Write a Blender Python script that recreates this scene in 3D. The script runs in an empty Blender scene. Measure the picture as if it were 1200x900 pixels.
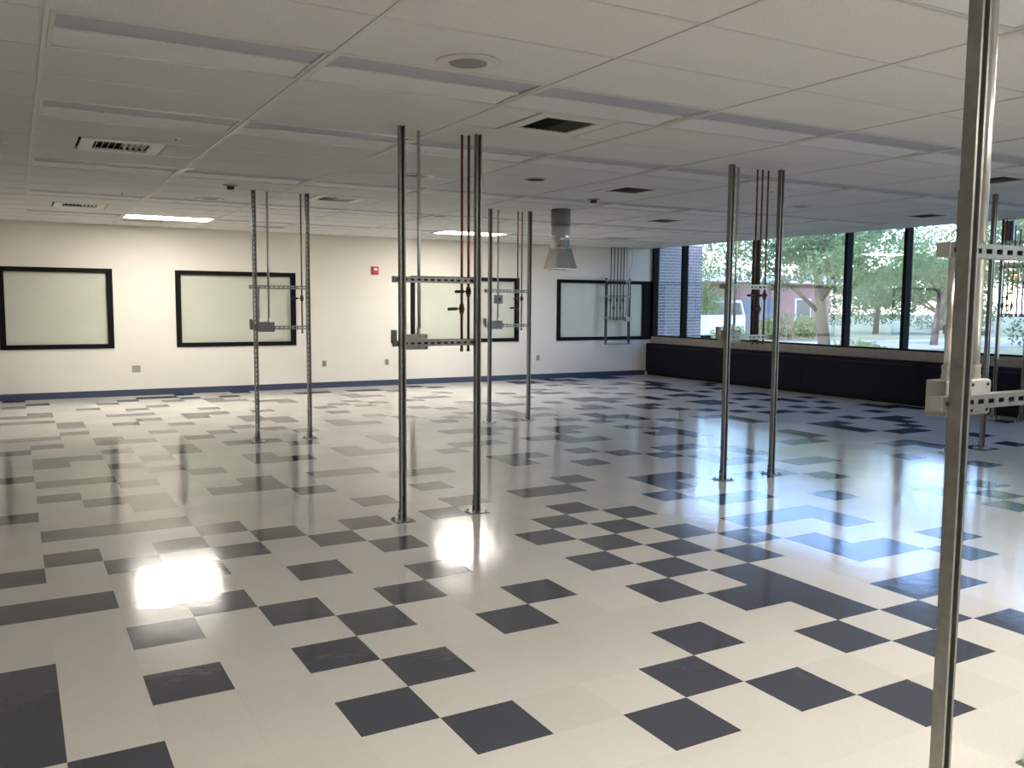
import bpy, bmesh, math, random
from mathutils import Vector, Matrix, noise

C = bpy.context.scene.collection
SC = bpy.context.scene
random.seed(7)
T = 0.3048          # one floor tile (12 in)
H = 2.72            # ceiling height

# ---------------------------------------------------------------- camera
YAW, PITCH, ROLL = 0.5145, 0.0910, 0.0072
cam_d = bpy.data.cameras.new('camera')
cam_d.sensor_width = 36.0
cam_d.lens = 36.0 * 1030.13 / 1200.0
cam_d.clip_end = 400
cam = bpy.data.objects.new('camera', cam_d)
C.objects.link(cam)
fw = Vector((math.sin(YAW)*math.cos(PITCH), math.cos(YAW)*math.cos(PITCH), -math.sin(PITCH)))
rt = Vector((math.cos(YAW), -math.sin(YAW), 0))
up = rt.cross(fw)
r2 = math.cos(ROLL)*rt + math.sin(ROLL)*up
u2 = -math.sin(ROLL)*rt + math.cos(ROLL)*up
cam.matrix_world = Matrix(((r2.x, u2.x, -fw.x, -1.3153), (r2.y, u2.y, -fw.y, -3.7622), (r2.z, u2.z, -fw.z, 1.5272), (0, 0, 0, 1)))
SC.camera = cam

# ---------------------------------------------------------------- colour management
SC.view_settings.view_transform = 'Standard'
SC.view_settings.look = 'None'
SC.view_settings.gamma = 1.0
SC.view_settings.use_curve_mapping = False
SC.view_settings.exposure = 1.2
SC.cycles.max_bounces = 10
SC.cycles.diffuse_bounces = 6
SC.cycles.glossy_bounces = 5
SC.cycles.transparent_max_bounces = 16
SC.cycles.sample_clamp_indirect = 6.0
SC.cycles.use_denoising = True
SC.cycles.caustics_reflective = True

# ---------------------------------------------------------------- sky and sun
SKY_STRENGTH = 0.76
w = bpy.data.worlds.new('sky'); SC.world = w; w.use_nodes = True
wn = w.node_tree; wn.nodes.clear()
wo = wn.nodes.new('ShaderNodeOutputWorld'); bg = wn.nodes.new('ShaderNodeBackground')
sky = wn.nodes.new('ShaderNodeTexSky'); sky.sky_type = 'NISHITA'
sky.sun_disc = False; sky.sun_elevation = math.radians(48); sky.sun_rotation = math.radians(250)
sky.air_density = 1.0; sky.dust_density = 0.4; sky.ozone_density = 1.2
bg.inputs['Strength'].default_value = SKY_STRENGTH
wn.links.new(sky.outputs[0], bg.inputs[0]); wn.links.new(bg.outputs[0], wo.inputs[0])

sun_d = bpy.data.lights.new('sun', 'SUN'); sun_d.energy = 3.4; sun_d.angle = 0.02; sun_d.color = (1, .95, .86)
sun = bpy.data.objects.new('sun', sun_d); C.objects.link(sun)
sun.rotation_euler = Vector((1.0, 0.35, -1.15)).to_track_quat('-Z', 'Y').to_euler()   # from the west, over the roof

LAMP = 21.0          # ceiling lights that are switched on

# ---------------------------------------------------------------- materials
def mat(name, col, rough=0.6, metal=0.0, noise_amt=0.0, noise_scale=8.0, bump=0.0, bump_scale=40.0, spec=0.5, coat=0.0, stretch=None):
    m = bpy.data.materials.new(name); m.use_nodes = True
    nt = m.node_tree; b = nt.nodes['Principled BSDF']
    b.inputs['Base Color'].default_value = (*col, 1); b.inputs['Roughness'].default_value = rough
    b.inputs['Metallic'].default_value = metal; b.inputs['Specular IOR Level'].default_value = spec
    b.inputs['Coat Weight'].default_value = coat
    tc = nt.nodes.new('ShaderNodeTexCoord'); mp = nt.nodes.new('ShaderNodeMapping')
    nt.links.new(tc.outputs['Object'], mp.inputs[0])
    if stretch: mp.inputs['Scale'].default_value = stretch
    if noise_amt:
        n = nt.nodes.new('ShaderNodeTexNoise'); n.inputs['Scale'].default_value = noise_scale; n.inputs['Detail'].default_value = 6
        r = nt.nodes.new('ShaderNodeMapRange'); r.inputs['From Min'].default_value = .3; r.inputs['From Max'].default_value = .7
        r.inputs['To Min'].default_value = 1-noise_amt; r.inputs['To Max'].default_value = 1+noise_amt
        mx = nt.nodes.new('ShaderNodeVectorMath'); mx.operation = 'SCALE'; mx.inputs[0].default_value = col
        nt.links.new(mp.outputs[0], n.inputs[0]); nt.links.new(n.outputs[0], r.inputs[0])
        nt.links.new(r.outputs[0], mx.inputs['Scale']); nt.links.new(mx.outputs[0], b.inputs['Base Color'])
    if bump:
        n2 = nt.nodes.new('ShaderNodeTexNoise'); n2.inputs['Scale'].default_value = bump_scale; n2.inputs['Detail'].default_value = 4
        bp = nt.nodes.new('ShaderNodeBump'); bp.inputs['Strength'].default_value = bump; bp.inputs['Distance'].default_value = .01
        nt.links.new(mp.outputs[0], n2.inputs[0]); nt.links.new(n2.outputs[0], bp.inputs['Height']); nt.links.new(bp.outputs[0], b.inputs['Normal'])
    return m

def floor_mat(name, col, fleck, rough=.11):
    """waxed vinyl composition tile: fine flecks, small tone shift from tile to tile, faint waviness"""
    m = bpy.data.materials.new(name); m.use_nodes = True
    nt = m.node_tree; b = nt.nodes['Principled BSDF']; L = nt.links.new
    geo = nt.nodes.new('ShaderNodeNewGeometry')
    sc_ = nt.nodes.new('ShaderNodeVectorMath'); sc_.operation = 'SCALE'; sc_.inputs['Scale'].default_value = 1/T
    fl = nt.nodes.new('ShaderNodeVectorMath'); fl.operation = 'FLOOR'
    wnz = nt.nodes.new('ShaderNodeTexWhiteNoise'); wnz.noise_dimensions = '2D'
    L(geo.outputs['Position'], sc_.inputs[0]); L(sc_.outputs[0], fl.inputs[0]); L(fl.outputs[0], wnz.inputs[0])
    vo = nt.nodes.new('ShaderNodeTexNoise'); vo.inputs['Scale'].default_value = 170; vo.inputs['Detail'].default_value = 3
    L(geo.outputs['Position'], vo.inputs[0])
    cr = nt.nodes.new('ShaderNodeValToRGB'); cr.color_ramp.elements[0].position = .62; cr.color_ramp.elements[0].color = (*col, 1)
    cr.color_ramp.elements[1].position = .72; cr.color_ramp.elements[1].color = (*fleck, 1)
    L(vo.outputs[0], cr.inputs[0])
    mr = nt.nodes.new('ShaderNodeMapRange'); mr.inputs['To Min'].default_value = .955; mr.inputs['To Max'].default_value = 1.03
    L(wnz.outputs[0], mr.inputs[0])
    sv = nt.nodes.new('ShaderNodeVectorMath'); sv.operation = 'SCALE'
    L(cr.outputs[0], sv.inputs[0]); L(mr.outputs[0], sv.inputs['Scale']); L(sv.outputs[0], b.inputs['Base Color'])
    nz = nt.nodes.new('ShaderNodeTexNoise'); nz.inputs['Scale'].default_value = 1.6; nz.inputs['Detail'].default_value = 4
    L(geo.outputs['Position'], nz.inputs[0])
    r2_ = nt.nodes.new('ShaderNodeMapRange'); r2_.inputs['From Min'].default_value = .3; r2_.inputs['From Max'].default_value = .7
    r2_.inputs['To Min'].default_value = rough-.03; r2_.inputs['To Max'].default_value = rough+.05
    L(nz.outputs[0], r2_.inputs[0]); L(r2_.outputs[0], b.inputs['Roughness'])
    b.inputs['Specular IOR Level'].default_value = .80
    nb = nt.nodes.new('ShaderNodeTexNoise'); nb.inputs['Scale'].default_value = 14; nb.inputs['Detail'].default_value = 3
    bp = nt.nodes.new('ShaderNodeBump'); bp.inputs['Strength'].default_value = .13; bp.inputs['Distance'].default_value = .004
    L(geo.outputs['Position'], nb.inputs[0]); L(nb.outputs[0], bp.inputs['Height']); L(bp.outputs[0], b.inputs['Normal'])
    return m

def emit(name, col, s):
    m = bpy.data.materials.new(name); m.use_nodes = True
    b = m.node_tree.nodes['Principled BSDF']
    b.inputs['Base Color'].default_value = (*col, 1); b.inputs['Emission Color'].default_value = (*col, 1); b.inputs['Emission Strength'].default_value = s
    return m

def glass_mat():
    m = bpy.data.materials.new('tinted_window_glass'); m.use_nodes = True
    nt = m.node_tree; nt.nodes.clear(); L = nt.links.new
    o = nt.nodes.new('ShaderNodeOutputMaterial'); t = nt.nodes.new('ShaderNodeBsdfTransparent'); g = nt.nodes.new('ShaderNodeBsdfGlossy')
    t.inputs[0].default_value = (.74, .775, .86, 1); g.inputs['Roughness'].default_value = 0.0; g.inputs[0].default_value = (.92, .97, .9, 1)
    lw = nt.nodes.new('ShaderNodeLayerWeight'); lw.inputs[0].default_value = .5
    f = nt.nodes.new('ShaderNodeMath'); f.operation = 'POWER'; f.inputs[1].default_value = 4.0; L(lw.outputs['Facing'], f.inputs[0])
    a = nt.nodes.new('ShaderNodeMath'); a.operation = 'MULTIPLY_ADD'; a.inputs[1].default_value = .9; a.inputs[2].default_value = .13
    x = nt.nodes.new('ShaderNodeMixShader')
    L(f.outputs[0], a.inputs[0]); L(a.outputs[0], x.inputs[0]); L(t.outputs[0], x.inputs[1]); L(g.outputs[0], x.inputs[2]); L(x.outputs[0], o.inputs[0])
    return m

M = dict(
 wall=mat('warm_white_wall_paint', (.775, .73, .65), .55, noise_amt=.015, noise_scale=3, bump=.04, bump_scale=180),
 cream=floor_mat('cream_vinyl_tile', (.68, .655, .60), (.46, .44, .39)),
 dark=floor_mat('slate_blue_vinyl_tile', (.062, .067, .086), (.12, .125, .145)),
 base=mat('navy_vinyl_baseboard', (.045, .062, .105), .4),
 tile=mat('mineral_fibre_ceiling_tile', (.70, .685, .66), .95, noise_amt=.07, noise_scale=90, bump=.25, bump_scale=160, spec=.2),
 grid=mat('white_ceiling_grid_steel', (.60, .58, .54), .38),
 south=mat('darkened_unseen_wall', (.24, .22, .20), .7),  # unseen wall, toned dark so the steel faces reflect less light
 white=mat('white_enamel', (.80, .77, .70), .45),
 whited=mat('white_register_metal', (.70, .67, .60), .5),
 refl=mat('white_light_reflector', (.72, .72, .71), .6),
 lens=mat('grey_violet_shaded_half', (.42, .42, .48), .55, bump=.1, bump_scale=300),  # near half of an unlit fixture, its shade put into the grey
 spine=mat('white_light_spine', (.70, .69, .66), .4),
 black=mat('black_window_frame', (.008, .007, .007), .7, spec=.12),
 frost=mat('frosted_pale_green_glass', (.56, .57, .48), .28, noise_amt=.03, noise_scale=2),
 steel=mat('galvanised_steel', (.265, .265, .245), .36, .85, noise_amt=.12, noise_scale=30),
 conduit=mat('conduit_steel', (.60, .60, .57), .28, .9, noise_amt=.06, noise_scale=20),
 box=mat('grey_electrical_box_steel', (.31, .31, .295), .5, .45, noise_amt=.05),
 copper=mat('aged_copper_pipe', (.20, .085, .045), .34, .9, noise_amt=.25, noise_scale=14),
 brass=mat('brass_valve_body', (.17, .11, .045), .35, .9),
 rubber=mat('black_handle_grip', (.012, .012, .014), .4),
 darkhole=mat('dark_duct_interior', (.02, .02, .02), .9),
 ductg=mat('galvanised_duct', (.62, .62, .60), .25, .9, noise_amt=.14, noise_scale=5),
 ductd=mat('grey_duct_collar', (.26, .26, .26), .5, .5),
 navy=mat('dark_navy_heater_enamel', (.009, .010, .017), .7, spec=.15),
 stone=mat('limestone_sill', (.33, .30, .26), .8, noise_amt=.10, noise_scale=9, bump=.2, bump_scale=50),
 red=mat('red_alarm_plastic', (.45, .02, .015), .35),
 plate=mat('grey_outlet_plate', (.42, .38, .31), .4, .4),
 socket=mat('grey_socket_face', (.16, .14, .12), .5),
 detector=mat('dark_detector_face', (.05, .05, .05), .6),
 spk=mat('grey_speaker_grille', (.30, .285, .26), .7, noise_amt=.08, noise_scale=200),
 brick=mat('grey_white_painted_brick', (.25, .205, .20), .85, noise_amt=.22, noise_scale=9, bump=.4, bump_scale=60),
 mortar=mat('white_mortar', (.78, .76, .73), .9, noise_amt=.05),
 pinkbrick=mat('pink_brick_far_building', (.42, .20, .17), .85, noise_amt=.12, noise_scale=3),
 fascia=mat('white_roof_fascia', (.85, .86, .86), .6),
 garage=mat('grey_garage_door', (.20, .20, .21), .6),
 farglass=mat('dark_far_window_glass', (.05, .07, .08), .1),
 lawn=mat('dry_green_lawn', (.20, .21, .11), .95, noise_amt=.3, noise_scale=1.4),
 road=mat('pale_concrete_drive', (.33, .325, .31), .9, noise_amt=.08, noise_scale=2),
 bark=mat('grey_brown_bark', (.13, .095, .065), .9, noise_amt=.3, noise_scale=12, bump=.6, bump_scale=30),
 car=mat('white_car_paint', (.82, .83, .84), .25),
 tyre=mat('black_tyre_rubber', (.015, .015, .015), .8),
 roof=mat('roof_deck', (.3, .3, .3), .9),
 lit=emit('glowing_light_lens', (1.0, .945, .86), LAMP),
 litdim=emit('glowing_light_lens_unseen_row', (1.0, .94, .85), LAMP*.72),  # lowered emission for the unseen lights behind the camera
 litlow=emit('glowing_light_lens_dim', (1.0, .94, .85), LAMP*.45),
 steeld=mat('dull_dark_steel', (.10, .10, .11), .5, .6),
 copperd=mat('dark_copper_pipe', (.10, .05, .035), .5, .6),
 slatd=mat('shaded_air_slat', (.07, .07, .06), .6),  # slat colour darkened to read as less lit
 exitred=emit('glowing_red_exit_sign', (1.0, .06, .03), 5.0),
 glass=glass_mat())

def leaf_mat(name, col):
    m = mat(name, col, .6, noise_amt=.35, noise_scale=.9)
    nt = m.node_tree; b = nt.nodes['Principled BSDF']
    o = [n for n in nt.nodes if n.type == 'OUTPUT_MATERIAL'][0]
    tr = nt.nodes.new('ShaderNodeBsdfTranslucent'); tr.inputs[0].default_value = (col[0]*1.5, col[1]*1.5, col[2]*.8, 1)
    ms = nt.nodes.new('ShaderNodeMixShader'); ms.inputs[0].default_value = .4
    nt.links.new(b.outputs[0], ms.inputs[1]); nt.links.new(tr.outputs[0], ms.inputs[2]); nt.links.new(ms.outputs[0], o.inputs[0])
    return m
M['leaf1'] = leaf_mat('mid_green_leaves', (.13, .19, .085))
M['leaf2'] = leaf_mat('yellow_green_leaves', (.22, .26, .12))
M['leaf3'] = leaf_mat('dark_green_leaves', (.08, .13, .065))

# ---------------------------------------------------------------- geometry helpers
class MB:
    def __init__(s): s.v = []; s.f = []
    def box(s, x0, y0, z0, x1, y1, z1):
        n = len(s.v)
        s.v += [(x, y, z) for z in (z0, z1) for x, y in ((x0, y0), (x1, y0), (x1, y1), (x0, y1))]
        s.f += [tuple(n+i for i in q) for q in ((3, 2, 1, 0), (4, 5, 6, 7), (0, 1, 5, 4), (1, 2, 6, 5), (2, 3, 7, 6), (3, 0, 4, 7))]
        return s
    def tube(s, p0, p1, r0, r1=None, n=10, caps=True):
        r1 = r0 if r1 is None else r1
        p0 = Vector(p0); p1 = Vector(p1); d = (p1-p0).normalized()
        a = d.cross(Vector((0, 0, 1)) if abs(d.z) < .9 else Vector((1, 0, 0))).normalized(); b = d.cross(a)
        k = len(s.v)
        for p, r in ((p0, r0), (p1, r1)):
            for i in range(n):
                t = 2*math.pi*i/n; s.v.append(tuple(p+a*(r*math.cos(t))+b*(r*math.sin(t))))
        for i in range(n):
            j = (i+1) % n; s.f.append((k+i, k+n+i, k+n+j, k+j))
        if caps:
            s.f.append(tuple(k+i for i in range(n))); s.f.append(tuple(k+n+i for i in reversed(range(n))))
        return s
    def lathe(s, prof, c, n=28):
        """prof: list of (r, z); closed surface of revolution about the vertical through c"""
        k = len(s.v)
        for r, z in prof:
            for i in range(n):
                t = 2*math.pi*i/n; s.v.append((c[0]+r*math.cos(t), c[1]+r*math.sin(t), c[2]+z))
        for a in range(len(prof)-1):
            for i in range(n):
                j = (i+1) % n; s.f.append((k+a*n+i, k+a*n+j, k+(a+1)*n+j, k+(a+1)*n+i))
        s.f.append(tuple(k+i for i in reversed(range(n)))); m_ = len(prof)-1
        s.f.append(tuple(k+m_*n+i for i in range(n)))
        return s
    def quad(s, a, b, c, d):
        k = len(s.v); s.v += [a, b, c, d]; s.f.append((k, k+1, k+2, k+3)); return s
    def prism(s, pts, axis, a0, a1):
        """closed profile pts extruded along axis from a0 to a1"""
        k = len(s.v); n = len(pts)
        def P(u, v_, a): return {'x': (a, u, v_), 'y': (u, a, v_), 'z': (u, v_, a)}[axis]
        s.v += [P(u, v_, a0) for u, v_ in pts] + [P(u, v_, a1) for u, v_ in pts]
        for i in range(n):
            j = (i+1) % n; s.f.append((k+i, k+j, k+n+j, k+n+i))
        s.f.append(tuple(k+i for i in reversed(range(n)))); s.f.append(tuple(k+n+i for i in range(n)))
        return s
    def mesh(s, name, m, smooth=False, fix=True):
        me = bpy.data.meshes.new(name); me.from_pydata(s.v, [], s.f)
        ms = m if isinstance(m, (list, tuple)) else [m]
        for q in ms: me.materials.append(q)
        if fix:
            bm = bmesh.new(); bm.from_mesh(me); bmesh.ops.recalc_face_normals(bm, faces=bm.faces); bm.to_mesh(me); bm.free()
        if smooth:
            for p in me.polygons: p.use_smooth = len(p.vertices) == 4
        return me
    def build(s, name, m, parent=None, loc=None, smooth=False, fix=True, bevel=0):
        o = bpy.data.objects.new(name, s.mesh(name, m, smooth, fix)); C.objects.link(o)
        if loc: o.location = loc
        if parent: o.parent = parent
        if bevel:
            b = o.modifiers.new('bevel', 'BEVEL'); b.width = bevel; b.segments = 2; b.limit_method = 'ANGLE'
        return o

def thing(name, label, cat, loc=(0, 0, 0), group=None, rz=0):
    o = bpy.data.objects.new(name, None); C.objects.link(o); o.location = loc; o.rotation_euler = (0, 0, rz)
    o.empty_display_size = .1
    return tag(o, label, cat, group)
def tag(o, label, cat, group=None):
    o['label'] = label; o['category'] = cat
    if group: o['group'] = group
    return o
def struct(o, label=None):
    o['kind'] = 'structure'
    if label: o['label'] = label
    return o
def inst(me, name, parent, loc=(0, 0, 0), rot=None):
    o = bpy.data.objects.new(name, me); C.objects.link(o); o.parent = parent; o.location = loc
    if rot: o.rotation_euler = rot
    return o
ORD = ['first', 'second', 'third', 'fourth', 'fifth', 'sixth', 'seventh', 'eighth', 'ninth', 'tenth', 'eleventh', 'twelfth']

X0, X1 = -6.0, 10.90          # west wall, window wall
Y0, Y1 = -6.9, 11.58          # wall behind the camera, far wall

# ================================================================ FLOOR
DARK = {-38:[-5,3,6,26,29,30,31],-37:[1,2,16,23,24,26,27,30,31],-36:[-4,0,3,5,9,10,12,13,17,23,24,27],-35:[-5,-1,2,4,14,26],-34:[4,5,11,24,26,29,31],-33:[-2,1,6,7,11,12,16,28,29,31],-32:[-4,0,7,22,25,30,31],-31:[-5,-4,3,10,14,15,19,21,26,30,34],-30:[-1,0,9,11,13,21,22,28,29,33],-29:[-5,-4,2,3,5,8,10,19,24,29],-28:[-3,0,2,15,25,29,32],-27:[-3,-1,4,8,12,16,21,22,30],-26:[1,4,5,13,16,17,19,21,22,23,25,27,28],-25:[-3,5,9,22,25,28,31,32],-24:[-5,-4,0,3,7,10,13,15,17,20,32],-23:[-2,2,4,7,8,12,15,19,20,22,23,26,27,29],-22:[-4,-2,-1,1,5,11,15,16,22,26,27,30,31,33],-21:[-5,14,18,23,31],-20:[-2,0,2,3,16,18,19,24,27,32],-19:[-4,-3,0,4,7,10,11,12,17,19,25,29],-18:[-4,-1,7,11,14,15,20,22,23,26,27,30,33],-17:[-2,2,5,14,17,23,28,33,34],-16:[-5,-1,2,3,5,6,9,10,12,13,18,23,31,34],-15:[-4,-3,0,8,13,14,17,18,28],-14:[-2,18,25,26,29,30],-13:[-4,1,3,4,9,10,12,22,25,29],-12:[-3,-2,0,1,5,6,9,13,15,16,22,25,28],-11:[-5,-2,2,11,14,17,20,21,26,27,33],-10:[5,15,17],-9:[-4,-3,-2,3,9,15,16,23,24,28],-8:[-1,5,7,8,11,12,17,18,24],-7:[-4,-2,0,2,4,11,14,15,21,25,27],-6:[-5,-3,-1,1,7,10,16],-5:[-2,2,6,8,11,12,22],-4:[-5,-4,0,5,7,14],-3:[-2,2,6,8,10,11,12,17,19],-2:[-3,-1,1,5,7,9,12,18],-1:[-5,0,3,6,8,10,17],0:[-5,-3,-1,2,5,7,10,11,13],1:[-5,0,6,7,12],2:[-4,-1,4,7,9,10],3:[0,3,6,8],4:[2,4,7,9],5:[5]}
fl = struct(MB().box(X0-.2, Y0-.2, -.15, X1+.2, Y1+.2, -.003).build('floor', M['cream']), 'glossy vinyl tile floor, cream with scattered slate blue tiles')
dark = {(i, j) for j, v in DARK.items() for i in v}
cp = Vector((-1.3153, -3.7622, 1.5272))
def tile_px(i, j):      # rough projected area, to rank the tiles by size in view
    c = Vector(((i+.5)*T, -(j+.5)*T, 0)); d = c-cp; z = d.dot(fw)
    if z < .3: return 0
    u, v = d.dot(rt)/z, d.dot(up)/z
    return (1/(z*z*z)) if abs(u) < .66 and abs(v) < .6 else 0
g = .0002
tile_me = MB().box(g, -T+g, -.003, T-g, -g, 0.0).mesh('floor_tile', M['dark'])
ranked = sorted(dark, key=lambda q: -tile_px(*q))
for n, (i, j) in enumerate(ranked[:295]):
    inst(tile_me, 'floor_tile', fl, (i*T, -j*T, 0))
rest = MB()
for i, j in ranked[295:]:
    rest.box(i*T+g, -(j+1)*T+g, -.003, (i+1)*T-g, -j*T-g, 0)
# cells outside the photograph carry on the same random mix of tiles
rnd = random.Random(3)
cream = MB()
i0, i1 = int(X0/T)-1, int(X1/T)+1
for j in range(int(-Y1/T), int(-Y0/T)+2):
    for i in range(i0, i1):
        xa, xb, ya, yb = max(i*T, X0)+g, min((i+1)*T, X1)-g, max(-(j+1)*T, Y0)+g, min(-j*T, Y1)-g
        if xb-xa < .01 or yb-ya < .01 or (i, j) in dark: continue
        c = Vector(((i+.5)*T, -(j+.5)*T, 0)); d = c-cp; z = d.dot(fw)
        seen = z > .3 and abs(d.dot(rt)/z) < .62 and abs(d.dot(up)/z) < .47
        (rest if (not seen and rnd.random() < .24) else cream).box(xa, ya, -.003, xb, yb, 0)
o = rest.build('slate_blue_floor_tiles', M['dark'], fl, fix=False); o['kind'] = 'stuff'
o = cream.build('cream_floor_tiles', M['cream'], fl, fix=False); o['kind'] = 'stuff'

# ================================================================ WALLS
def wall_with_holes(name, holes, z1):
    """far wall: plane y=Y1..Y1+.2 with rectangular openings (x0,x1,z0,z1), all openings share z"""
    m = MB(); xs = X0-.2
    for a, b, za, zb in holes:
        m.box(xs, Y1, 0, a, Y1+.2, z1); m.box(a, Y1, 0, b, Y1+.2, za); m.box(a, Y1, zb, b, Y1+.2, z1); xs = b
    m.box(xs, Y1, 0, X1+.1, Y1+.2, z1)
    return struct(m.build(name, M['wall']))
FRAMES = [(-4.30, -2.42), (-1.52, .06), (1.00, 2.99), (5.16, 7.50), (8.40, 10.88)]
ZA, ZB = .775, 2.035
wall_with_holes('wall_north', [(a+.02, b-.02, ZA+.02, ZB-.02) for a, b in FRAMES], 3.0)
struct(MB().box(X0-.2, Y0-.2, 0, X0, Y1+.2, 3.0).build('wall_west', M['wall']))
struct(MB().box(X0-.2, Y0-.2, 0, X1+.1, Y0, 3.0).build('wall_south_unseen', M['south']))
struct(MB().box(X1-.05, Y0-.2, 0, X1+.18, Y1+.2, .70).build('wall_east', M['wall']))
struct(MB().box(X0-.4, Y0-.4, 3.0, X1+.5, Y1+.4, 3.2).build('trim_1', M['roof']), 'roof slab above the ceiling')
struct(MB().box(X0, Y1-.008, 0, 10.70, Y1, .102).build('baseboard_north', M['base']), 'navy vinyl baseboard')
struct(MB().box(X0, Y0, 0, X0+.008, Y1, .102).build('baseboard_west', M['base']), 'navy vinyl baseboard')
# windows in the far wall: black frame around a frosted pane
n = 0
for a, b in FRAMES:
    n += 1
    t_ = .085 if n != 5 else .09
    m = MB()
    lw, rw = t_, t_ if n != 5 else .26
    m.box(a, Y1-.02, ZA, b, Y1+.10, ZA+.07).box(a, Y1-.02, ZB-.07, b, Y1+.10, ZB)
    m.box(a, Y1-.02, ZA+.07, a+lw, Y1+.10, ZB-.07).box(b-rw, Y1-.02, ZA+.07, b, Y1+.10, ZB-.07)
    o = struct(m.build('window_%d' % n, M['black'], bevel=.004), 'black framed window with a frosted pale pane')
    MB().box(a+lw-.01, Y1+.03, ZA+.06, b-rw+.01, Y1+.045, ZB-.06).build('pane', M['frost'], o)

# ================================================================ WINDOW WALL
ZG = .835; ZT = 2.98
mull = [11.53, 10.57, 8.54, 6.42, 5.29, 4.17, 2.05, .93, -1.19, -2.31, -4.43, -5.55, -6.87]
wf = MB()
wf.box(X1-.04, Y0, ZG, X1+.06, Y1, ZG+.028).box(X1-.04, Y0, ZT-.05, X1+.06, Y1, ZT+.02)
win = struct(wf.build('window_6', M['black']), 'black framed window wall with tall tinted panes')
mm = MB().box(-.06, -.03, ZG+.028, .08, .03, ZT-.05).mesh('mullion', M['black'])
for y in mull: inst(mm, 'mullion', win, (X1, y, 0))
for a, b in zip(mull[1:], mull[:-1]):
    MB().box(X1+.017, a+.025, ZG+.02, X1+.023, b-.025, ZT-.04).build('pane', M['glass'], win)
# limestone sill in pieces
sill = MB(); yy = Y1; k = 0
sl = struct(MB().box(X1-.03, Y0, .66, X1+.18, Y1, ZG-.03).build('trim_2', M['mortar']), 'limestone window sill')
while yy > Y0:
    a = max(Y0, yy-1.52)
    MB().box(X1-.055, a+.002, .66, X1+.2, yy-.002, ZG).build('sill_stone', M['stone'], sl, bevel=.004)
    yy = a

# heater enclosure below the sill, in long steel covers
cuts = [11.57, 9.47, 7.17, 4.87, 2.57, .27, -2.03, -4.33, -6.63]
names = ['dark navy heater cover under the window sill in the far corner', 'dark navy heater cover under the sill, second from the far corner',
         'dark navy heater cover under the sill, third from the far corner', 'dark navy heater cover under the sill, behind the near steel post']
for k, (b, a) in enumerate(zip(cuts[:-1], cuts[1:])):
    L_ = b-a
    t = thing('heater_cover', names[k] if k < 4 else 'dark navy heater cover out of frame, number %s from the far corner' % ORD[k], 'heater', (10.72, a, 0), 'dark heater covers under the window wall')
    m = MB(); x = 0
    m.prism([(0, .07), (0, .672), (.018, .690), (.12, .690), (.12, .07)], 'y', 0.0, L_-.004)
    m.build('body', M['navy'], t)
    MB().box(.04, 0, 0, .12, L_-.004, .07).build('toe_kick', M['black'], t)
    m = MB(); m.box(-.003, .10, .615, .002, L_-.12, .638).build('air_slot', M['darkhole'], t)

# ================================================================ CEILING
ceil = struct(MB().box(X0, Y0, 2.80, 10.50, Y1, 2.83).build('ceiling', M['darkhole']), 'suspended ceiling of grey-white fibre tiles')
struct(MB().box(10.50, Y0, H-.005, 10.53, Y1, 2.86).box(10.50, Y0, 2.83, X1+.02, Y1, 2.86).build('trim_3', M['grid']), 'ceiling edge above the window wall')
MX = [.07+1.22*k for k in range(-4, 9)]       # main bars run away from the camera
CY = [.44+.61*k for k in range(-12, 19)]
W_ = .0105
for x in MX:
    if X0 < x < 10.4: MB().box(x-W_, Y0, H-.004, x+W_, Y1, H+.03).build('main_bar', M['grid'], ceil)
for y in CY:
    if Y0 < y < Y1: MB().box(X0, y-.009, H-.001, 10.5, y+.009, H+.02).build('cross_bar', M['grid'], ceil)
MB().box(X0, Y1-.022, H-.003, 10.5, Y1, H+.02).box(X0, Y0, H-.003, X0+.022, Y1, H+.02).build('wall_angle', M['grid'], ceil)

ROWS = [(-4.44, 'in the unseen row behind the camera'), (-2.0, 'along the top edge of the photo'), (.44, 'in the nearest full row'), (2.27, 'in the second row'), (4.71, 'in the third row'), (7.15, 'in the fourth row'), (9.59, 'in the farthest row')]
fix_cells = {}
for r, (y, txt) in enumerate(ROWS):
    for c in range(9):
        x = -1.15+1.22*c
        if x+1.22 > 10.5: continue
        fix_cells[(round(x, 2), round(y, 2))] = (r, c, txt)
LIT = {(6, 1), (6, 5), (0, 0), (0, 1), (0, 2), (0, 4), (1, 3)}  # unseen row behind the camera is added lit, matched to near-floor brightness
def near(a, b, e=.02): return abs(a-b) < e

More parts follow.
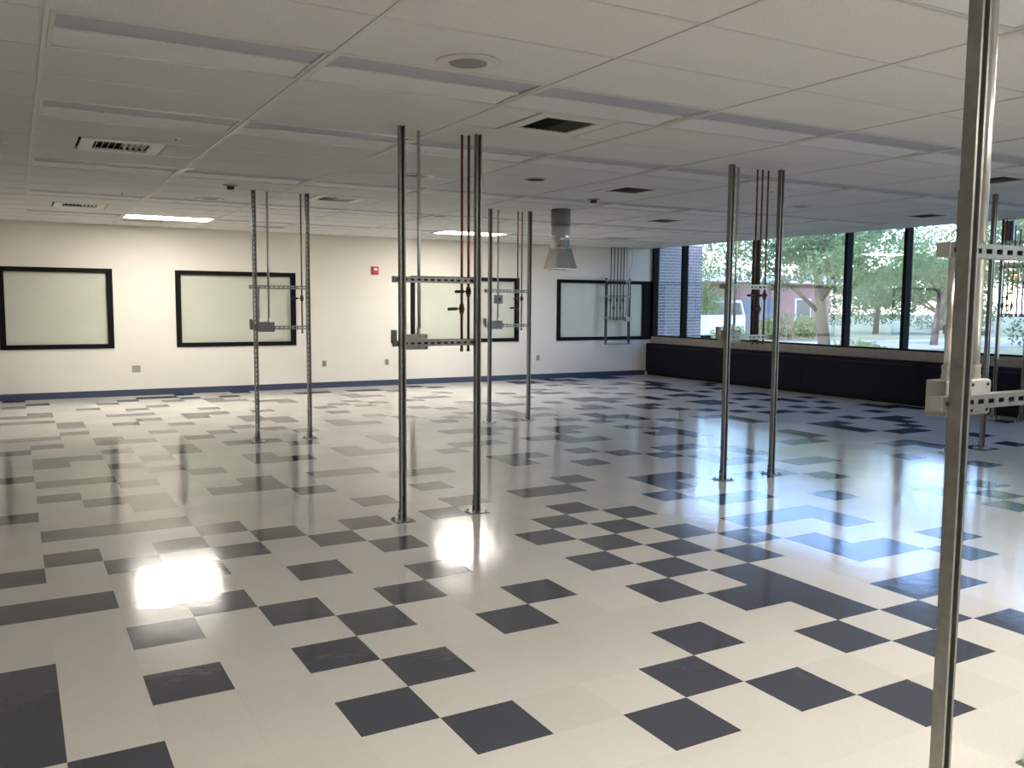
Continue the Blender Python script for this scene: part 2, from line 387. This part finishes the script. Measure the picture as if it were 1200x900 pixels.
# holes in the tile field for round and square devices that take a whole or part of a tile stay simple: devices sit just below the tile
tile_cells = []
xs = [X0]+[x for x in MX if x > X0+.05 and x < 10.4]+[10.5]
ys = [Y0]+[y for y in CY if Y0+.05 < y < Y1-.05]+[Y1]
DIFF = [(-.545, 3.795, 'bright'), (1.91, 1.355, 'dark'), (4.37, 3.795, 'dark'), (6.81, 6.235, 'dark'), (9.22, 3.795, 'dark'), (6.81, 1.355, 'dark'), (-.545, 8.675, 'bright'), (1.985, 6.235, 'bright')]
rnd = random.Random(11)
mesh_cache = {}
far_tiles = MB()
for a, b in zip(xs[:-1], xs[1:]):
    for c, d in zip(ys[:-1], ys[1:]):
        cx, cy = (a+b)/2, (c+d)/2
        if (round(a, 2), round(c, 2)) in fix_cells: continue
        dz = 2.7205+rnd.random()*.0015
        parts = [(a, b)]
        for dx, dy, _ in DIFF:
            if c < dy < d and a < dx < b:
                parts = [(a, dx-.305), (dx+.305, b)]
        for pa, pb in parts:
            if pb-pa < .05: continue
            wx, wy = pb-pa-.008, d-c-.008
            if a > -2.4 and c > -2.1:
                key = (round(wx, 3), round(wy, 3))
                if key not in mesh_cache: mesh_cache[key] = MB().box(-wx/2, -wy/2, 0, wx/2, wy/2, .015).mesh('ceiling_tile', M['tile'])
                inst(mesh_cache[key], 'ceiling_tile', ceil, ((pa+pb)/2, cy, dz))
            else:
                far_tiles.box(pa+.004, c+.004, dz, pb-.004, d-.004, dz+.015)
o = far_tiles.build('ceiling_tiles_outside_view', M['tile'], ceil); o['kind'] = 'stuff'; o.name = 'ceiling_tile_field'

# recessed lights: shallow inverted V with a bright spine
def light_meshes(lit):
    ml = {0: None, 1: M['lit'], 2: M['litdim'], 3: M['litlow']}[lit]
    x0, x1, y0, y1 = .022, 1.198, .022, .588
    ym = .305; d = .015
    fr = MB()
    fr.box(.013, .013, -.001, 1.207, y0+.012, .012).box(.013, y1-.012, -.001, 1.207, .597, .012)
    fr.box(.013, y0+.012, -.001, x0+.012, y1-.012, .05).box(x1-.012, y0+.012, -.001, 1.207, y1-.012, .05)
    fr.box(.013, .013, .012, 1.207, .018, .07).box(.013, .592, .012, 1.207, .597, .07).box(.013, .018, .06, 1.207, .592, .07)
    near_ = MB().prism([(y0+.012, .004), (ym-.012, d), (ym-.012, d+.006), (y0+.012, .010)], 'x', x0+.012, x1-.012)  # near slope, coloured darker for facing away from the light
    farh = MB().prism([(ym+.012, d), (y1-.012, .004), (y1-.012, .010), (ym+.012, d+.006)], 'x', x0+.012, x1-.012)
    sp = MB().box(x0+.012, ym-.014, d-.010, x1-.012, ym+.014, d+.004)
    return [('frame', fr.mesh('frame', M['grid'])), ('lens', near_.mesh('lens', ml or M['lens'])), ('reflector', farh.mesh('reflector', ml or M['refl'])), ('spine', sp.mesh('spine', ml or M['spine']))]  # lens is the near half; when unlit its shade is in the grey
LM = {k: light_meshes(k) for k in (0, 1, 2, 3)}
for (x, y), (r, c, txt) in sorted(fix_cells.items(), key=lambda q: q[1]):
    lit = (r, c) in LIT
    if lit and r == 6:
        lab = 'glowing recessed ceiling light near the far wall, %s' % ('left one above the far left windows' if c == 1 else 'right one behind the tall strut frame')
    else:
        lab = '%s recessed ceiling light, %s from the left %s' % ('glowing' if lit else 'unlit', ORD[c], txt)
    t = thing('ceiling_light', lab, 'ceiling light', (x, y, H), 'recessed ceiling lights')
    for nm, me in LM[0 if not lit else (1 if r == 6 else 2 if r == 0 else 3)]: inst(me, nm, t)

# square air diffusers
dl = ['bright white square air diffuser, nearest one at the ceiling\'s left', 'air diffuser with dark slats, nearest right of the tall strut frame', 'dark air diffuser in the middle of the ceiling above the hood',
      'small-looking dark air diffuser far back above the brick pier', 'dark air diffuser above the window wall, left of the near post', 'dark air diffuser right of the near steel post',
      'pale air diffuser far left, beyond the bright white one', 'pale air diffuser right of the far left strut frame']
for k, (x, y, kind) in enumerate(DIFF):
    t = thing('air_diffuser', dl[k], 'air vent', (x, y, H), 'square ceiling air diffusers')
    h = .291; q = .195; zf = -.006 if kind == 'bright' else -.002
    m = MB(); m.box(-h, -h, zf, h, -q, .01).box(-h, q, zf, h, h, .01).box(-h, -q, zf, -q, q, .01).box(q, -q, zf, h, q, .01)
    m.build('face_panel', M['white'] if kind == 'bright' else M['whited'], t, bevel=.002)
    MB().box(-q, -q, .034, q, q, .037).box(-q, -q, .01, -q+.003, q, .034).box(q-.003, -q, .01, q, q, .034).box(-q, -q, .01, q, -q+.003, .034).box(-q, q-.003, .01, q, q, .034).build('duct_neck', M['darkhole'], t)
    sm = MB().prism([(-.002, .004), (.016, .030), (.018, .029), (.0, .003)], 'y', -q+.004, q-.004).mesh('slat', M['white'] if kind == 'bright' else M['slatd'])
    ns = 9
    for s_ in range(ns):
        xx = -q+.02+s_*(2*q-.04)/(ns-1)
        o = inst(sm, 'slat', t, (xx, 0, 0))
        if xx > 0.01: o.rotation_euler = (0, 0, math.pi)
# flush returns by the far wall
for x, y, lab in ((.42, 10.50, 'flat grey return grille just beyond the left glowing light'), (2.25, 10.50, 'flat grey return grille at the far wall behind the far left frame'), (8.25, 9.30, 'flat grey return grille at the far right, above the wall pipes')):
    t = thing('return_grille', lab, 'air vent', (x, y, H), 'flat return grilles')
    m = MB(); m.box(-.30, -.15, -.006, .30, -.13, .004).box(-.30, .13, -.006, .30, .15, .004).box(-.30, -.13, -.006, -.28, .13, .004).box(.28, -.13, -.006, .30, .13, .004)
    m.build('frame', M['whited'], t); m = MB()
    for s_ in range(10): m.box(-.28, -.125+s_*.026, -.004, .28, -.113+s_*.026, .001)
    m.build('louvre', M['plate'], t); MB().box(-.28, -.13, .0005, .28, .13, .0015).build('backing', M['socket'], t)

def rnd_dev(name, lab, cat, x, y, prof_parts, group=None):
    t = thing(name, lab, cat, (x, y, H), group)
    for nm, prof, m in prof_parts: MB().lathe(prof, (0, 0, 0)).build(nm, m, t, smooth=True)
    return t
for x, y, lab in ((.70, .27, 'round ceiling speaker nearest the camera, grey centre in a white ring'), (.72, 7.03, 'round white ceiling speaker near the far left strut frame'),
                  (2.02, 4.0, 'round white ceiling speaker behind the tall strut frame'), (3.85, 7.4, 'round ceiling speaker left of the far glowing light'), (7.0, 3.9, 'round ceiling speaker right of the middle strut frame')):
    rnd_dev('ceiling_speaker', lab, 'speaker', x, y, [('rim', [(.095, .0), (.098, -.006), (.160, -.008), (.165, -.002), (.165, .0)], M['grid']), ('grille', [(.0001, -.004), (.094, -.004), (.096, .0)], M['spk'])], 'round ceiling speakers')
rnd_dev('downlight', 'dark round recessed fitting in the middle of the ceiling', 'ceiling light', 3.10, 3.62, [('ring', [(.085, .0), (.085, -.006), (.105, -.006), (.108, .0)], M['plate']), ('well', [(.0001, -.003), (.084, -.004), (.085, .0)], M['darkhole'])])
for x, y, lab in ((4.47, 4.62, 'small dark smoke detector left of the hood'), (.67, 5.66, 'small dark smoke detector left of the far left strut frame')):
    rnd_dev('smoke_detector', lab, 'smoke detector', x, y, [('base', [(.0001, -.012), (.07, -.012), (.075, 0)], M['plate']), ('sensor_head', [(.0001, -.045), (.032, -.045), (.038, -.030), (.038, -.012)], M['detector'])], 'smoke detectors')
for x, y, lab in ((-.23, 3.19, 'tiny white sprinkler plate beside the bright left air diffuser'), (-.22, 6.98, 'tiny sprinkler plate beyond the bright left air diffuser'), (5.6, 3.0, 'tiny sprinkler plate in the middle right of the ceiling')):
    rnd_dev('sprinkler', lab, 'sprinkler', x, y, [('escutcheon', [(.0001, -.006), (.030, -.006), (.035, 0)], M['white']), ('nozzle', [(.0001, -.022), (.009, -.022), (.011, -.006)], M['plate'])], 'ceiling sprinklers')

# ================================================================ STRUT FRAMES
PI = math.pi
def channel(L_, pitch=.0508, closed=False, ph=.03):
    """slotted strut channel along z from 0; 41 mm square; slotted web at +y, open side at -y"""
    s = .0206; t = .0026; m = MB()
    m.box(-s, -s, 0, -s+t, s, L_).box(s-t, -s, 0, s, s, L_)
    m.box(-s+t, -s, 0, -.0111, -s+t, L_).box(.0111, -s, 0, s-t, -s+t, L_)          # lips
    m.box(-.0111-t, -s+t, 0, -.0111, -s+.0095, L_).box(.0111, -s+t, 0, .0111+t, -s+.0095, L_)
    m.box(-s+t, s-t, 0, -.0072, s, L_).box(.0072, s-t, 0, s-t, s, L_)
    z = 0; zz = ph
    while zz < L_-.01:
        m.box(-.0072, s-t, z, .0072, s, zz-.0143); z = zz+.0143; zz += pitch
    if z < L_: m.box(-.0072, s-t, z, .0072, s, L_)
    return m
post_me = channel(H).mesh('post', M['steel'])
rail_me = {}
def rail(parent, x0, x1, y, z, closed=False, name='rail'):
    L_ = round(x1-x0, 3)
    if (L_, closed) not in rail_me: rail_me[(L_, closed)] = channel(L_, closed=closed).mesh('rail', M['steel'])
    # z axis -> +x ; web (+y local) -> towards the camera (-y)
    o = inst(rail_me[(L_, closed)], name, parent, (x0, y, z))
    o.matrix_local = Matrix(((0, 0, 1, x0), (0, -1, 0, y), (1, 0, 0, z), (0, 0, 0, 1)))
    if closed: MB().box(-.0106, -.0195, .002, .0106, -.0165, L_-.002).build('slot_shade_strip', M['rubber'], o)  # black strip behind the slots stands in for the channel's inner shade
    MB().box(-.021, -.021, -.004, .021, .021, .0).build('end_cap', M['box'], o)
    return o
pm = MB(); pm.box(-.068, -.068, 0, .068, .068, .006)
pm.box(-.024, .0215, .006, .024, .0265, .085).box(-.0265, -.022, .006, -.0215, .022, .085)
plate_me = pm.mesh('base_plate', M['steel'])
bolt_me = MB().tube((0, 0, 0), (0, 0, .016), .009, n=6).mesh('bolt', M['conduit'])
br_me = MB().box(-.075, -.03, -.02, .075, .03, -.003).mesh('ceiling_bracket', M['steel'])
def add_post(t, x, y=0, z0=0):
    o = inst(post_me, 'post', t, (x, y, z0))
    if z0: o.scale = (1, 1, (H-z0)/H)
    if not z0:
        p = inst(plate_me, 'base_plate', t, (x, y, 0)); 
        for a in (-.05, .05):
            for b in (-.05, .05): inst(bolt_me, 'bolt', p, (a, b, .006))
        inst(bolt_me, 'bolt', p, (-.0265, 0, .055), (0, -PI/2, 0))
    return o
def pipe(t, x, y, z0, z1, r, m='copper', clamps=(), n=10, name='copper_pipe'):
    o = MB().tube((0, 0, z0), (0, 0, z1), r, n=n).build(name, M[m], t, (x, y, 0), smooth=True)
    for z in clamps:
        MB().tube((0, 0, z-.011), (0, 0, z+.011), r+.005, n=n).box(-.004, -.035, z-.011, .004, -r, z+.011).build('pipe_clamp', M['steel'], o)
    return o
def valve(p, z, r=.012, hl=.13, ang=math.pi, m='brass'):
    v = MB().tube((0, 0, z-.035), (0, 0, z-.02), r+.007, n=8).tube((0, 0, z-.02), (0, 0, z+.02), r+.010, n=12).tube((0, 0, z+.02), (0, 0, z+.035), r+.007, n=8).tube((0, 0, z), (0, -.035, z), .008, n=8)
    v.build('valve', M[m], p, smooth=True)
    c, s = math.cos(ang), math.sin(ang)
    h = MB(); a = Vector((0, -.034, z)); b = Vector((c*hl*.45, s*hl*.45-.036, z+.001)); e = Vector((c*hl, s*hl-.036, z-.002))
    h.tube(a, b, .005, n=6); h.tube(b, e, .0115, .010, n=8)
    h.build('valve_handle', M['rubber'], p, smooth=True)
def ebox(t, x0, x1, y0, y1, z0, z1, lid=True):
    o = MB().box(x0, y0, z0, x1, y1, z1).build('junction_box', M['box'], t, bevel=.004)
    m = MB()
    if lid:
        m.box(x0+.10, y0-.004, z0+.004, x1-.004, y0, z1-.004); m.build('box_cover', M['box'], o)
        k = MB()
        for a in (x0+.12, x1-.02):
            for b in (z0+.015, z1-.015): k.tube((a, y0-.007, b), (a, y0-.003, b), .005, n=8)
        k.build('cover_screw', M['darkhole'], o)
    return o
def conduit(t, x, y, z0, z1, r=.0115):
    o = MB().tube((0, 0, z0), (0, 0, z1), r, n=12).build('conduit', M['conduit'], t, (x, y, 0), smooth=True)
    MB().tube((0, 0, z0), (0, 0, z0+.012), r+.008, n=6).tube((0, 0, z0+.012), (0, 0, z0+.034), r+.004, n=12).tube((0, 0, z0+.034), (0, 0, z0+.044), r+.007, n=6).build('connector', M['conduit'], o)
    return o
RZ = (1.69, 1.247)
def station(lab, x, y, pipes, w=.583, closed=False, left=-.045, switch=False, outlet=True, c1=.062, c2=.170):
    t = thing('strut_frame', lab, 'pipe frame', (x, y, 0), 'steel strut frames standing between floor and ceiling')
    add_post(t, 0); add_post(t, w)
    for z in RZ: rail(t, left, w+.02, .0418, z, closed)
    ebox(t, .035, c2+.055 if c2 < .2 else .25, .066, .135, 1.20, 1.308)
    conduit(t, c1, .10, 1.308, 1.70); conduit(t, c2, .10, 1.308, H)
    if switch:
        o = MB().box(.12, .065, 1.53, .225, .12, 1.64).build('switch_box', M['box'], t, bevel=.003)
        MB().box(.165, .055, 1.57, .18, .065, 1.60).build('switch_toggle', M['rubber'], o)
    # small outlet box on the open end of the lower rail
    if outlet: MB().box(-.045, .063, 1.245, -.012, .10, 1.34).build('outlet_box', M['box'], t, bevel=.003)
    for px, r, vz, ang in pipes:
        p = pipe(t, px, .078, 1.195, H, r, clamps=RZ)
        MB().tube((0, 0, 1.18), (0, 0, 1.20), r+.003, n=10).build('end_cap', M['copper'], p, smooth=True)
        for z in vz: valve(p, z, r, ang=ang)
    for px in (0, w): pass
    return t
PI = math.pi
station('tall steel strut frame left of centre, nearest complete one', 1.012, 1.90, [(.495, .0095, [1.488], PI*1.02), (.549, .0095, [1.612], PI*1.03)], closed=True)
station('steel strut frame at the left, before the second far window', .962, 5.93, [(.535, .008, [1.57], PI*1.0)])
station('smaller steel strut frame behind the tall central one', 3.972, 6.18, [(.45, .008, [1.475], PI*1.0), (.512, .008, [1.595], PI*.75)], switch=True)
station('steel strut frame right of centre before the window wall', 4.054, 1.955, [(.375, .008, [1.617], PI*1.05), (.436, .008, [1.497], PI*1.05), (.505, .008, [1.617], PI*1.0)])
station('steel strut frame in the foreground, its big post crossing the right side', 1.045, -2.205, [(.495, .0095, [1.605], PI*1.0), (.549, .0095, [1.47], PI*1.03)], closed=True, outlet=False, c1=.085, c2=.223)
station('steel strut frame directly behind the foreground post', 7.20, 1.955, [(.42, .008, [1.61], PI*1.0), (.50, .008, [1.48], PI*1.0)])

# frame on the far wall with five copper pipes
t = thing('wall_pipe_frame', 'small steel frame with copper pipes hung before the far right window', 'pipe frame', (9.54, 11.40, 0))
for x in (0, .60): 
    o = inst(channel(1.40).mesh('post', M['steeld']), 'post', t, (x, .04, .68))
for z in (2.03, 1.70, 1.25, .70): rail(t, -.03, .63, .0, z)
for k, x in enumerate((.055, .14, .225, .31, .385)):
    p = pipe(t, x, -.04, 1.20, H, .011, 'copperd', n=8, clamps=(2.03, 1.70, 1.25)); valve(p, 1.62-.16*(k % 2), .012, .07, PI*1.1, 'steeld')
for x in (.47,):
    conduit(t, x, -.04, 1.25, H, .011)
m = MB().tube((0, 0, 1.25), (0, 0, 2.25), .009, n=8).tube((0, 0, 2.25), (.07, 0, 2.42), .009, n=8).tube((.07, 0, 2.42), (.07, 0, H), .009, n=8)
m.build('bent_conduit', M['conduit'], t, (.53, -.04, 0), smooth=True)
MB().box(.42, -.09, 1.17, .57, -.02, 1.26).build('junction_box', M['box'], t, bevel=.003)

# frame beside the window wall, turned a quarter
t = thing('window_pipe_frame', 'steel pipe frame before the window wall at the right edge', 'pipe frame', (10.44, 3.48, 0), None, -PI/2)
add_post(t, 0); add_post(t, .39)
for z in (2.40, 2.08, 1.42): rail(t, -.04, 1.0, .0418, z)
for k, x in enumerate((.06, .12, .19, .26, .33)):
    p = pipe(t, x, -.04, 1.40, H-.05*k, .008 if k < 3 else .011, 'copper' if k < 3 else 'conduit', clamps=(2.40, 2.08, 1.42), n=8, name='copper_pipe' if k < 3 else 'steel_pipe')
    if k < 3: valve(p, 1.66 if k % 2 else 1.55, .008, .07, PI*1.5)
MB().box(-.02, .05, 2.43, .10, .14, 2.70).build('junction_box', M['box'], t, bevel=.004)

# ================================================================ EXHAUST HOOD
t = thing('exhaust_hood', 'galvanised exhaust duct with a flared hood hanging from the ceiling', 'exhaust hood', (4.76, 5.76, 0))
d = MB().tube((0, 0, 2.23), (0, 0, 2.54), .118, n=32).build('duct', M['ductg'], t, smooth=True)
MB().tube((0, 0, 2.36), (0, 0, 2.366), .121, n=32).build('duct_seam', M['ductg'], d, smooth=True)
MB().tube((0, 0, 2.525), (0, 0, H), .124, n=32).build('collar', M['ductd'], t, smooth=True)
m = MB()
b, a = .155, .10; z0, z1 = 1.975, 2.235
for i, (p, q) in enumerate((((-1, -1), (1, -1)), ((1, -1), (1, 1)), ((1, 1), (-1, 1)), ((-1, 1), (-1, -1)))):
    for e in (0, .004):
        m.quad((p[0]*(b-e), p[1]*(b-e), z0), (q[0]*(b-e), q[1]*(b-e), z0), (q[0]*(a-e), q[1]*(a-e), z1), (p[0]*(a-e), p[1]*(a-e), z1))
m.box(-.105, -.105, z1-.004, .105, .105, z1+.004)
m.build('flared_hood', M['ductg'], t, fix=False)
MB().box(-b, -b, z0-.008, b, -b+.003, z0).box(-b, b-.003, z0-.008, b, b, z0).box(-b, -b+.003, z0-.008, -b+.003, b-.003, z0).box(b-.003, -b+.003, z0-.008, b, b-.003, z0).build('hood_rim', M['ductg'], t)

# ================================================================ WALL DEVICES
t = thing('fire_alarm', 'red fire alarm strobe on the far wall', 'fire alarm', (4.455, Y1, 2.115))
MB().box(-.062, -.045, -.07, .062, 0, .07).build('housing', M['red'], t, bevel=.006)
MB().box(-.035, -.06, .0, .035, -.045, .04).build('strobe_lens', M['white'], t, bevel=.004)
for x, w_, lab in ((.37, .125, 'wide beige outlet on the far wall between the two left windows'), (3.49, .08, 'grey wall outlet right of the second far window'), (4.68, .08, 'grey wall outlet left of the tall strut frame'), (7.96, .08, 'grey wall outlet between the two right far windows')):
    t = thing('wall_outlet', lab, 'outlet', (x, Y1, .435), 'outlets along the far wall')
    MB().box(-w_/2, -.008, -.055, w_/2, 0, .055).build('cover_plate', M['plate'], t, bevel=.002)
    for s_ in ((-1, 1) if w_ > .1 else (0,)):
        for v in (-.02, .02):
            MB().tube((s_*w_*.24, -.011, v), (s_*w_*.24, -.007, v), .016, n=12).build('socket', M['plate' if w_ > .1 else 'socket'], t)
t = thing('exit_sign', 'red glowing exit sign mounted high at the left end of the far wall', 'sign', (-2.25, Y1-.12, 2.42))
MB().box(-.16, -.03, -.10, .16, .03, .10).build('housing', M['black'], t, bevel=.005)
cu = bpy.data.curves.new('lettering', 'FONT'); cu.body = 'EXIT'; cu.size = .16; cu.align_x = 'CENTER'; cu.align_y = 'CENTER'; cu.extrude = .002
cu.materials.append(M['exitred']); o_ = bpy.data.objects.new('tmp', cu); lm = bpy.data.meshes.new_from_object(o_); bpy.data.objects.remove(o_); o = bpy.data.objects.new('lettering', lm); C.objects.link(o); o.parent = t; o.location = (0, -.034, 0); o.rotation_euler = (PI/2, 0, 0)
MB().box(-.02, -.02, .10, .02, .02, .29).build('bracket', M['black'], t)

# ================================================================ OUTSIDE
struct(MB().box(X1+.2, -40, -.4, 160, 120, -.1).build('ground', M['lawn']), 'lawn outside the windows')
# brick wing wall just beyond the corner
bw = struct(MB().box(X1+.20, Y1+.16, -.1, 12.42, Y1+.42, 3.0).build('brick_wing_wall', M['mortar']), 'pale painted brick wall outside the far corner')
bh, bl = .0667, .2032
brick_me = {}
for k in range(31):
    z = .80+k*bh; off = (k % 2)*bl/2
    x = X1+.20-off
    while x < 12.42:
        a, b = max(x, X1+.20)+.006, min(x+bl, 12.42)-.006
        if b-a > .02:
            key = round(b-a, 3)
            if key not in brick_me: brick_me[key] = MB().box(0, -.008, .007, key, .01, bh-.007).mesh('brick', M['brick'])
            inst(brick_me[key], 'brick', bw, (a, Y1+.16, z))
        x += bl
struct(MB().box(14, 17.5, -.1, 90, 24, -.06).build('drive', M['road']), 'pale concrete drive')
# far building
t = thing('brick_building', 'low pink brick building across the drive', 'building', (26, 28, -.1))
MB().box(-12, 0, 0, 9.5, 12, 2.75).build('wall', M['pinkbrick'], t)
MB().box(-12.4, -.5, 2.75, 9.9, 12.4, 3.15).build('roof_fascia', M['fascia'], t)
MB().box(3.2, -.04, 0, 5.9, .05, 2.0).build('garage_door', M['garage'], t)
for x in (-8, -5, -2, 1, 7):
    o = MB().box(x, -.05, .9, x+1.1, .05, 2.0).build('window', M['fascia'], t); MB().box(x+.08, -.07, .98, x+1.02, -.05, 1.92).build('pane', M['farglass'], o)
# parked van
def car(lab, x, y, s=1.0):
    t = thing('parked_van', lab, 'van', (x, y, -.06))
    MB().prism([(-2.2, .35), (-2.2, 1.0), (-1.7, 1.15), (-1.1, 1.75), (2.0, 1.8), (2.25, 1.1), (2.25, .35)], 'y', -.85, .85).build('body', M['car'], t, bevel=.06)
    MB().prism([(-1.5, 1.2), (-1.02, 1.66), (1.9, 1.7), (2.05, 1.2)], 'y', -.865, .865).build('side_windows', M['farglass'], t)
    for a in (-1.4, 1.5):
        for b in (-.8, .8): MB().tube((a, b-.08, .33), (a, b+.08, .33), .33, n=18).build('wheel', M['tyre'], t)
car('white van parked before the brick building', 23.3, 24.6)

# trees
def leaf_mesh(name, m, lobes, n, size, seed):
    r = random.Random(seed); mb = MB()
    for k in range(n):
        c, rad = lobes[r.randrange(len(lobes))]
        while True:
            d = Vector((r.uniform(-1, 1), r.uniform(-1, 1), r.uniform(-1, 1)))
            if .45 < d.length < 1: break
        p = Vector(c)+Vector((d.x*rad[0], d.y*rad[1], d.z*rad[2]))
        a = Vector((r.gauss(0, 1), r.gauss(0, 1), r.gauss(0, .6))).normalized(); b = a.orthogonal().normalized()
        b.rotate(Matrix.Rotation(r.uniform(0, 6.28), 3, a)); c2 = a.cross(b)
        s = size*r.uniform(.6, 1.35)
        mb.v += [tuple(p-b*s), tuple(p+c2*s*.5), tuple(p+b*s), tuple(p-c2*s*.5)]
        k4 = len(mb.v)-4; mb.f.append((k4, k4+1, k4+2, k4+3))
    return mb.mesh(name, m, fix=False)
def tree_meshes(seed, h=8, spread=3.2, m='leaf1', n=7000, size=.09, low=2.2):
    r = random.Random(seed); tr = MB(); lobes = []
    top = Vector((r.uniform(-.3, .3), r.uniform(-.3, .3), h*.45))
    tr.tube((0, 0, 0), top, .19, .12, n=10)
    for k in range(9):
        a = k*2.4+r.random(); q = r.uniform(.45, 1)
        s0 = Vector((0, 0, 0)).lerp(top, r.uniform(.5, 1)); e = Vector((math.cos(a)*spread*q, math.sin(a)*spread*q, r.uniform(low+.5, h*.92)))
        mid = s0.lerp(e, .5)+Vector((r.uniform(-.3, .3), r.uniform(-.3, .3), .35))
        tr.tube(s0, mid, .075, .045, n=6); tr.tube(mid, e, .045, .012, n=5)
        for j in range(3):
            f = mid.lerp(e, r.uniform(0, .9)); g_ = f+Vector((r.uniform(-1, 1), r.uniform(-1, 1), r.uniform(-.3, .8)))
            tr.tube(f, g_, .02, .006, n=4)
        lobes.append((tuple(e), (spread*.42, spread*.42, h*.13)))
        lobes.append((tuple(mid), (spread*.35, spread*.35, h*.10)))
    lobes.append(((0, 0, h*.85), (spread*.6, spread*.6, h*.15)))
    return tr.mesh('trunk', M['bark'], smooth=True), leaf_mesh('foliage', M[m], lobes, n, size, seed)
TM = [tree_meshes(1, 5.4, 3.4, 'leaf1', 13000, .065, 1.9), tree_meshes(2, 5.0, 3.0, 'leaf2', 12000, .06, 1.5), tree_meshes(3, 6.5, 4.0, 'leaf3', 14000, .085, .6)]
TL = [(21.5, 16.0, 0, 1.1, 'tree with thin dark branches just outside the middle panes'),
      (17.6, 6.4, 1, 0.95, 'yellow-green tree outside the right-hand panes'),
      (20.2, 21.2, 1, 0.68, 'small leafy tree beside the drive, seen next to the brick pier'),
      (32, 19.5, 0, 0.85, 'mid green tree beyond the drive'),
      (28, 10.5, 2, 0.7, 'dark green tree behind the nearest trees'),
      (26, 49, 2, 0.9, 'dark tree far behind the left end of the brick building'),
      (42, 47, 0, 1.0, 'green tree behind the right end of the brick building'),
      (43, 31, 2, 0.95, 'broad dark tree right of the brick building'),
      (24, 2.5, 0, 0.85, 'green tree at the far right, seen behind the near post'),
      (39, 13, 1, 1.0, 'yellow-green tree in the far middle distance'),
      (36, 2.5, 2, 0.9, 'dark tree at the far right edge of the window view'),
      (55, 35, 2, 1.1, 'distant dark tree far beyond the lawn, left of the others'),
      (53, 19, 2, 1.1, 'distant dark tree far beyond the lawn, in the middle'),
      (66, 24, 2, 1.2, 'most distant dark tree on the right, beyond the lawn'),
      (52, 4, 2, 1.1, 'distant tree at the far right horizon'),
      (60, 50, 2, 1.1, 'distant tree beyond the brick building roof')]
for k, (x, y, v, s, lab) in enumerate(TL):
    t = thing('tree', lab, 'tree', (x, y, -.12), 'trees outside the window wall', k*1.3); t.scale = (s, s, s)
    inst(TM[v][0], 'trunk', t); o = inst(TM[v][1], 'foliage', t); o['kind'] = 'stuff'
# shrubs under the trees
SH = [leaf_mesh('foliage', M['leaf2'], [((0, 0, .5), (.8, .8, .45)), ((.6, .2, .45), (.5, .5, .4)), ((-.5, -.3, .4), (.5, .6, .38))], 1800, .06, 9)]
for k, (x, y, s, lab) in enumerate(((14.8, 9.4, 1.0, 'low shrub outside the middle pane'), (14.2, 6.6, .9, 'low shrub outside the pane left of the near post'), (18.5, 17.0, 1.1, 'low shrub on the lawn left of the trees'), (31, 26.5, 1.4, 'round shrub at the right corner of the brick building'))):
    t = thing('shrub', lab, 'shrub', (x, y, -.12), 'shrubs outside', k*1.7); t.scale = (s, s, s)
    inst(SH[0], 'foliage', t)['kind'] = 'stuff'
    MB().tube((0, 0, 0), (0, 0, .6), .03, .01, n=5).build('stem', M['bark'], t)
